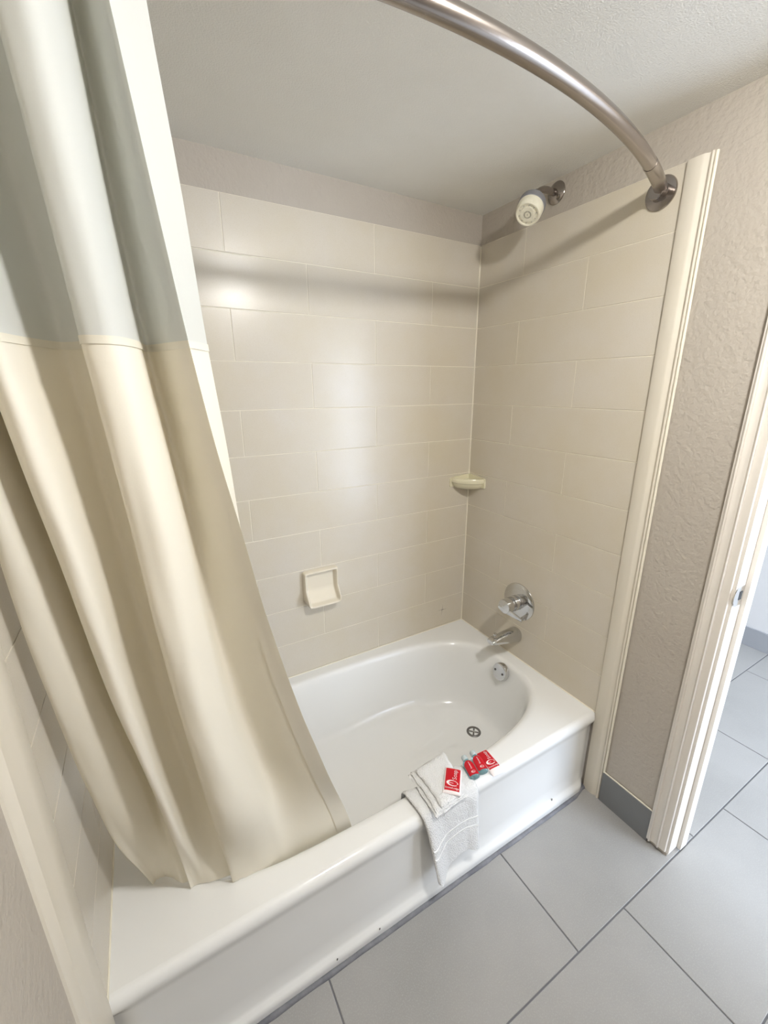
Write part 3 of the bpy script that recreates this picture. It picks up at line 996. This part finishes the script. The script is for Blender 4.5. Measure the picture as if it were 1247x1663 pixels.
def twpart(name, me, material, label=None):
    o = link(name, me, material)
    o.parent = tw
    o.matrix_parent_inverse = TWI
    if label:
        o['label'] = label
    return o
twpart('cloth', slab_mesh('cloth', top, bot, True, 80), M['terry'])
for v0, v1 in ((0.800, 0.806), (0.850, 0.857)):
    a = [[towel_pt(0.02 + 0.96 * j / NUt, v0 + (v1 - v0) * i / 3, 0.0086) for j in range(NUt + 1)] for i in range(4)]
    b = [[towel_pt(0.02 + 0.96 * j / NUt, v0 + (v1 - v0) * i / 3, 0.004) for j in range(NUt + 1)] for i in range(4)]
    twpart('border_band', slab_mesh('border_band', a, b, True, 80), M['band'])

# folded washcloth on the towel
wc = empty('washcloth', (0.845, 0.045, 0.357))
tag(wc, 'folded white washcloth lying on the towel under a soap packet', 'washcloth')
WCI = Matrix.Translation(wc.location).inverted()
def quad_slab(name, corners, z0, th, n=26, seed=0, droop=0.0):
    P_, Q_ = [], []
    c = [Vector(p) for p in corners]
    for i in range(n + 1):
        rp, rq = [], []
        for j in range(n + 1):
            u, v = j / n, i / n
            e = min(u, 1 - u, v, 1 - v)
            # round the corners a little by pulling them in
            uu, vv = u, v
            p = c[0].lerp(c[1], uu).lerp(c[3].lerp(c[2], uu), vv)
            wob = Vector((mnoise.noise(Vector((v * 5, seed, 0))) * 0.004 * (abs(2 * u - 1) ** 3) * (1 if u > .5 else -1), mnoise.noise(Vector((u * 5, seed + 3, 0))) * 0.004 * (abs(2 * v - 1) ** 3) * (1 if v > .5 else -1)))
            p = p + wob
            k = math.sqrt(smoothstep(0, 0.10, e))
            zz = z0 + mnoise.noise(Vector((u * 3, v * 3, seed))) * 0.002
            d = droop * smoothstep(0.01, -0.04, p.y) + droop * 0.7 * smoothstep(0.085, 0.14, p.y)
            rp.append((p.x, p.y, zz + th * (0.5 + 0.5 * k) - d + mnoise.noise(Vector((u * 9, v * 9, seed + 8))) * 0.0012))
            rq.append((p.x, p.y, zz + th * 0.5 - th * 0.5 * k - d))
        P_.append(rp)
        Q_.append(rq)
    return slab_mesh(name, P_, Q_, True, 89)
def wpart(name, me, material, parent, inv, label=None):
    o = link(name, me, material)
    o.parent = parent
    o.matrix_parent_inverse = inv
    if label:
        o['label'] = label
    return o
wpart('lower_fold', quad_slab('lower_fold', [(.777, .121), (.919, .129), (.895, -.022), (.771, -.030)], 0.3560, 0.0075, seed=1, droop=0.005), M['terry'], wc, WCI)
wpart('middle_fold', quad_slab('middle_fold', [(.784, .119), (.917, .128), (.894, -.021), (.778, -.027)], 0.3635, 0.0070, seed=2, droop=0.005), M['terry'], wc, WCI)
wpart('upper_fold', quad_slab('upper_fold', [(.797, .111), (.914, .124), (.889, -.019), (.796, -.024)], 0.3705, 0.0085, seed=5, droop=0.004), M['terry'], wc, WCI)

# ------------------------------------------------------------------ toiletries
def text_mesh(s, size, name='lettering', bold=0.0):
    cu = bpy.data.curves.new('tmp_text', 'FONT')
    cu.body = s
    cu.size = size
    cu.align_x = 'CENTER'
    cu.align_y = 'CENTER'
    cu.extrude = 0.00012
    cu.offset = bold
    cu.resolution_u = 3
    o = bpy.data.objects.new('tmp_text', cu)
    COL.objects.link(o)
    bpy.context.view_layer.update()
    me = bpy.data.meshes.new_from_object(o.evaluated_get(bpy.context.evaluated_depsgraph_get()))
    me.name = name
    me.materials.clear()
    bpy.data.objects.remove(o, do_unlink=True)
    return me

def swoosh_mesh(name, a, b):
    """open oval ring, thick at the left, like a lower-case e"""
    V, F = [], []
    N = 40
    for i in range(N + 1):
        th = math.radians(8 + 318 * i / N)
        w = 0.16 + 0.20 * (0.5 - 0.5 * math.cos(2 * math.pi * i / N))
        V += [(a * math.cos(th), b * math.sin(th), 0), (a * (1 - w) * math.cos(th) + 0.03 * a, b * (1 - w) * math.sin(th) + 0.06 * b, 0)]
    for i in range(N):
        F.append((2 * i, 2 * i + 1, 2 * i + 3, 2 * i + 2))
    k = len(V)
    V += [(-0.6 * a, -0.10 * b, 0), (a * 0.99, 0.02 * b, 0), (a * 0.99, 0.16 * b, 0), (-0.6 * a, 0.06 * b, 0)]
    F.append((k, k + 1, k + 2, k + 3))
    return mesh(name, V, F)

def packet(name, label, loc, rot, w, h, rw, rh, z_th, brand_flip, tail=0.0):
    """flat wrapped bar: local x across, y up the print"""
    root = empty(name, loc)
    root.rotation_euler = rot
    tag(root, label, 'soap')
    n, k = 20, 24
    P_, Q_ = [], []
    for i in range(k + 1):
        rp, rq = [], []
        for j in range(n + 1):
            u, v = -1 + 2 * j / n, -1 + 2 * i / k
            e = (1 - abs(u) ** 4) * (1 - abs(v) ** 4)
            cr = 0.0004 * math.sin(j * 1.9) * (1 if abs(v) > 0.86 else 0)
            x, y = u * w / 2, v * h / 2
            if v < -0.8 and tail:
                y -= tail * (-0.8 - v) / 0.2
            z = z_th * e ** 0.5
            rp.append((x, y, z + 0.0006 + cr))
            rq.append((x, y, 0.0 + cr))
        P_.append(rp)
        Q_.append(rq)
    link('wrapper', slab_mesh('wrapper', P_, Q_, True, 60), M['wrap'], root)
    def surf(x, y):
        u, v = x / (w / 2), y / (h / 2)
        e = max(0, (1 - min(1, abs(u)) ** 4) * (1 - min(1, abs(v)) ** 4))
        return z_th * e ** 0.5 + 0.0006
    yo = 0.0005
    G = [[((-1 + 2 * j / 16) * rw / 2, yo + (-1 + 2 * i / 20) * rh / 2, surf((-1 + 2 * j / 16) * rw / 2, yo + (-1 + 2 * i / 20) * rh / 2) + 0.0004) for j in range(17)] for i in range(21)]
    pr = link('printed_label', grid_mesh('printed_label', G, True, 80), M['red'], root)
    def conform(me, cx, cy, rot_):
        c, s = math.cos(rot_), math.sin(rot_)
        for v in me.vertices:
            x, y = v.co.x * c - v.co.y * s + cx, v.co.x * s + v.co.y * c + cy
            v.co = (x, y, surf(x, y) + 0.0008)
        return me
    link('lettering', conform(text_mesh('Soap', rw * 0.42, bold=0.0002), rw * 0.14, yo + rh * 0.20, math.radians(90)), M['print'], pr)
    link('logo', conform(swoosh_mesh('logo', rw * 0.40, rh * 0.125), 0, yo - rh * 0.20, math.radians(-6)), M['print'], pr)
    link('lettering', conform(text_mesh('EconoLodge', rw * 0.185, bold=0.0002), 0, yo - rh * 0.405, 0), M['print'], pr)
    return root

packet('soap_packet', 'red and pale pink soap packet lying on the folded washcloth', (0.8690, 0.0215, 0.3793), (0, 0, math.radians(-43)), 0.052, 0.087, 0.043, 0.074, 0.0075, False)
packet('soap_packet', 'red soap packet on the bare tub rim beside the two small bottles', (1.033, 0.044, HT + 0.0005), (0, 0, math.radians(-4)), 0.046, 0.078, 0.039, 0.066, 0.0075, False, 0.014)

def bottle(label, loc, rz):
    root = empty('toiletry_bottle', loc)
    root.rotation_euler = (0, 0, rz)
    root.scale = (1.12, 1.12, 1.08)
    tag(root, label, 'bottle', 'mini toiletry bottles on the tub rim')
    # lying along +y, oval section; z=0 is the rim
    hw, hz = 0.0155, 0.0100
    prof = [(-0.026, 0.70), (-0.0250, 0.90), (-0.022, 0.99), (-0.018, 1.0), (0.012, 1.0), (0.019, 0.95), (0.024, 0.84), (0.028, 0.66), (0.0305, 0.50), (0.032, 0.42)]
    n = 28
    V, F = [], []
    for y, s in prof:
        for k in range(n):
            a = 2 * math.pi * k / n
            V.append((hw * s * math.cos(a), y, hz + hz * s * math.sin(a)))
    for i in range(len(prof) - 1):
        for k in range(n):
            F.append((i * n + k, i * n + (k + 1) % n, (i + 1) * n + (k + 1) % n, (i + 1) * n + k))
    F += [tuple(range(n)), tuple((len(prof) - 1) * n + k for k in range(n))]
    link('body', mesh('body', V, F, True, 60), M['teal'], root)
    link('cap', lathe('cap', [(0.0080, 0.031), (0.0086, 0.032), (0.0086, 0.042), (0.0078, 0.0445), (0.001, 0.045)], 22, (0, 1, 0), (0, 0, hz)), M['clearcap'], root)
    # red label over the top of the body, arched towards the cap
    def lp(a, t):
        th = math.radians(90) + a
        reach = math.cos(a / math.radians(66) * math.pi / 2) ** 0.5 if abs(a) < math.radians(66) else 0
        y = -0.0225 + t * (0.030 + 0.016 * reach)
        s = interp(y, [p[0] for p in prof], [p[1] for p in prof])
        return ((hw * s + 0.0004) * math.cos(th), y, hz + (hz * s + 0.0005) * math.sin(th))
    G = [[lp(math.radians(-64 + 128 * j / 20), i / 14) for j in range(21)] for i in range(15)]
    lb = link('printed_label', grid_mesh('printed_label', G, True, 80), M['red'], root)
    def conform(me, cx, cy, rot_):
        c, s = math.cos(rot_), math.sin(rot_)
        for v in me.vertices:
            x, y = v.co.x * c - v.co.y * s + cx, v.co.x * s + v.co.y * c + cy
            s2 = interp(y, [p[0] for p in prof], [p[1] for p in prof])
            xx = min(0.98, abs(x) / (hw * s2))
            v.co = (x, y, hz + hz * s2 * math.sqrt(1 - xx * xx) + 0.0011)
        return me
    link('lettering', conform(text_mesh('Shampoo', 0.0062, bold=0.00015), -0.001, 0.006, math.radians(90)), M['print'], lb)
    link('logo', conform(swoosh_mesh('logo', 0.0062, 0.0036), 0.0, -0.0145, 0), M['print'], lb)
    return root
bottle('small teal bottle with red label nearest the washcloth', (0.9570, 0.0395, HT + 0.0006), math.radians(-14))
bottle('small teal bottle with red label nearest the soap packet on the rim', (0.9925, 0.0400, HT + 0.0006), math.radians(-14))

# ------------------------------------------------------------------ ceiling lamp
lamp = empty('ceiling_lamp', (LAMP[0], LAMP[1], ZC))
tag(lamp, 'round flush ceiling lamp with a glowing dome', 'lamp')
local_lathe('base_plate', [(0.105, 0.0), (0.105, 0.006), (0.098, 0.010)], (0, 0, -1), M['lampmetal'], lamp)
local_lathe('dome', [(0.062 * math.cos(math.radians(t)), 0.010 + 0.050 * math.sin(math.radians(t))) for t in (0, 15, 30, 45, 60, 75, 88)], (0, 0, -1), M['dome'], lamp, n=24)

# added fill lamp bar on the unseen front wall, lifts ceiling and room
vb = empty('added_fill_lamp', (0.76, YF, 1.93))
tag(vb, 'added unseen wall lamp bar with three glowing globes for fill light', 'lamp')
box('back_bar', (-0.32, 0.32, 0.0, 0.03, -0.05, 0.05), M['chrome'], vb, 0.004)
for x in (-0.21, 0.0, 0.21):
    hd_ = local_lathe('holder', [(0.028, 0.028), (0.026, 0.05), (0.022, 0.052)], (0, 1, 0), M['chrome'], vb, (x, 0, 0), 24)
    local_lathe('fill_globe', [(0.001, 0.0505)] + [(0.058 * math.sin(math.radians(t)), 0.108 - 0.058 * math.cos(math.radians(t))) for t in range(15, 180, 15)] + [(0.001, 0.166)], (0, 1, 0), M['fill_globe'], vb, (x, 0, 0), 24)
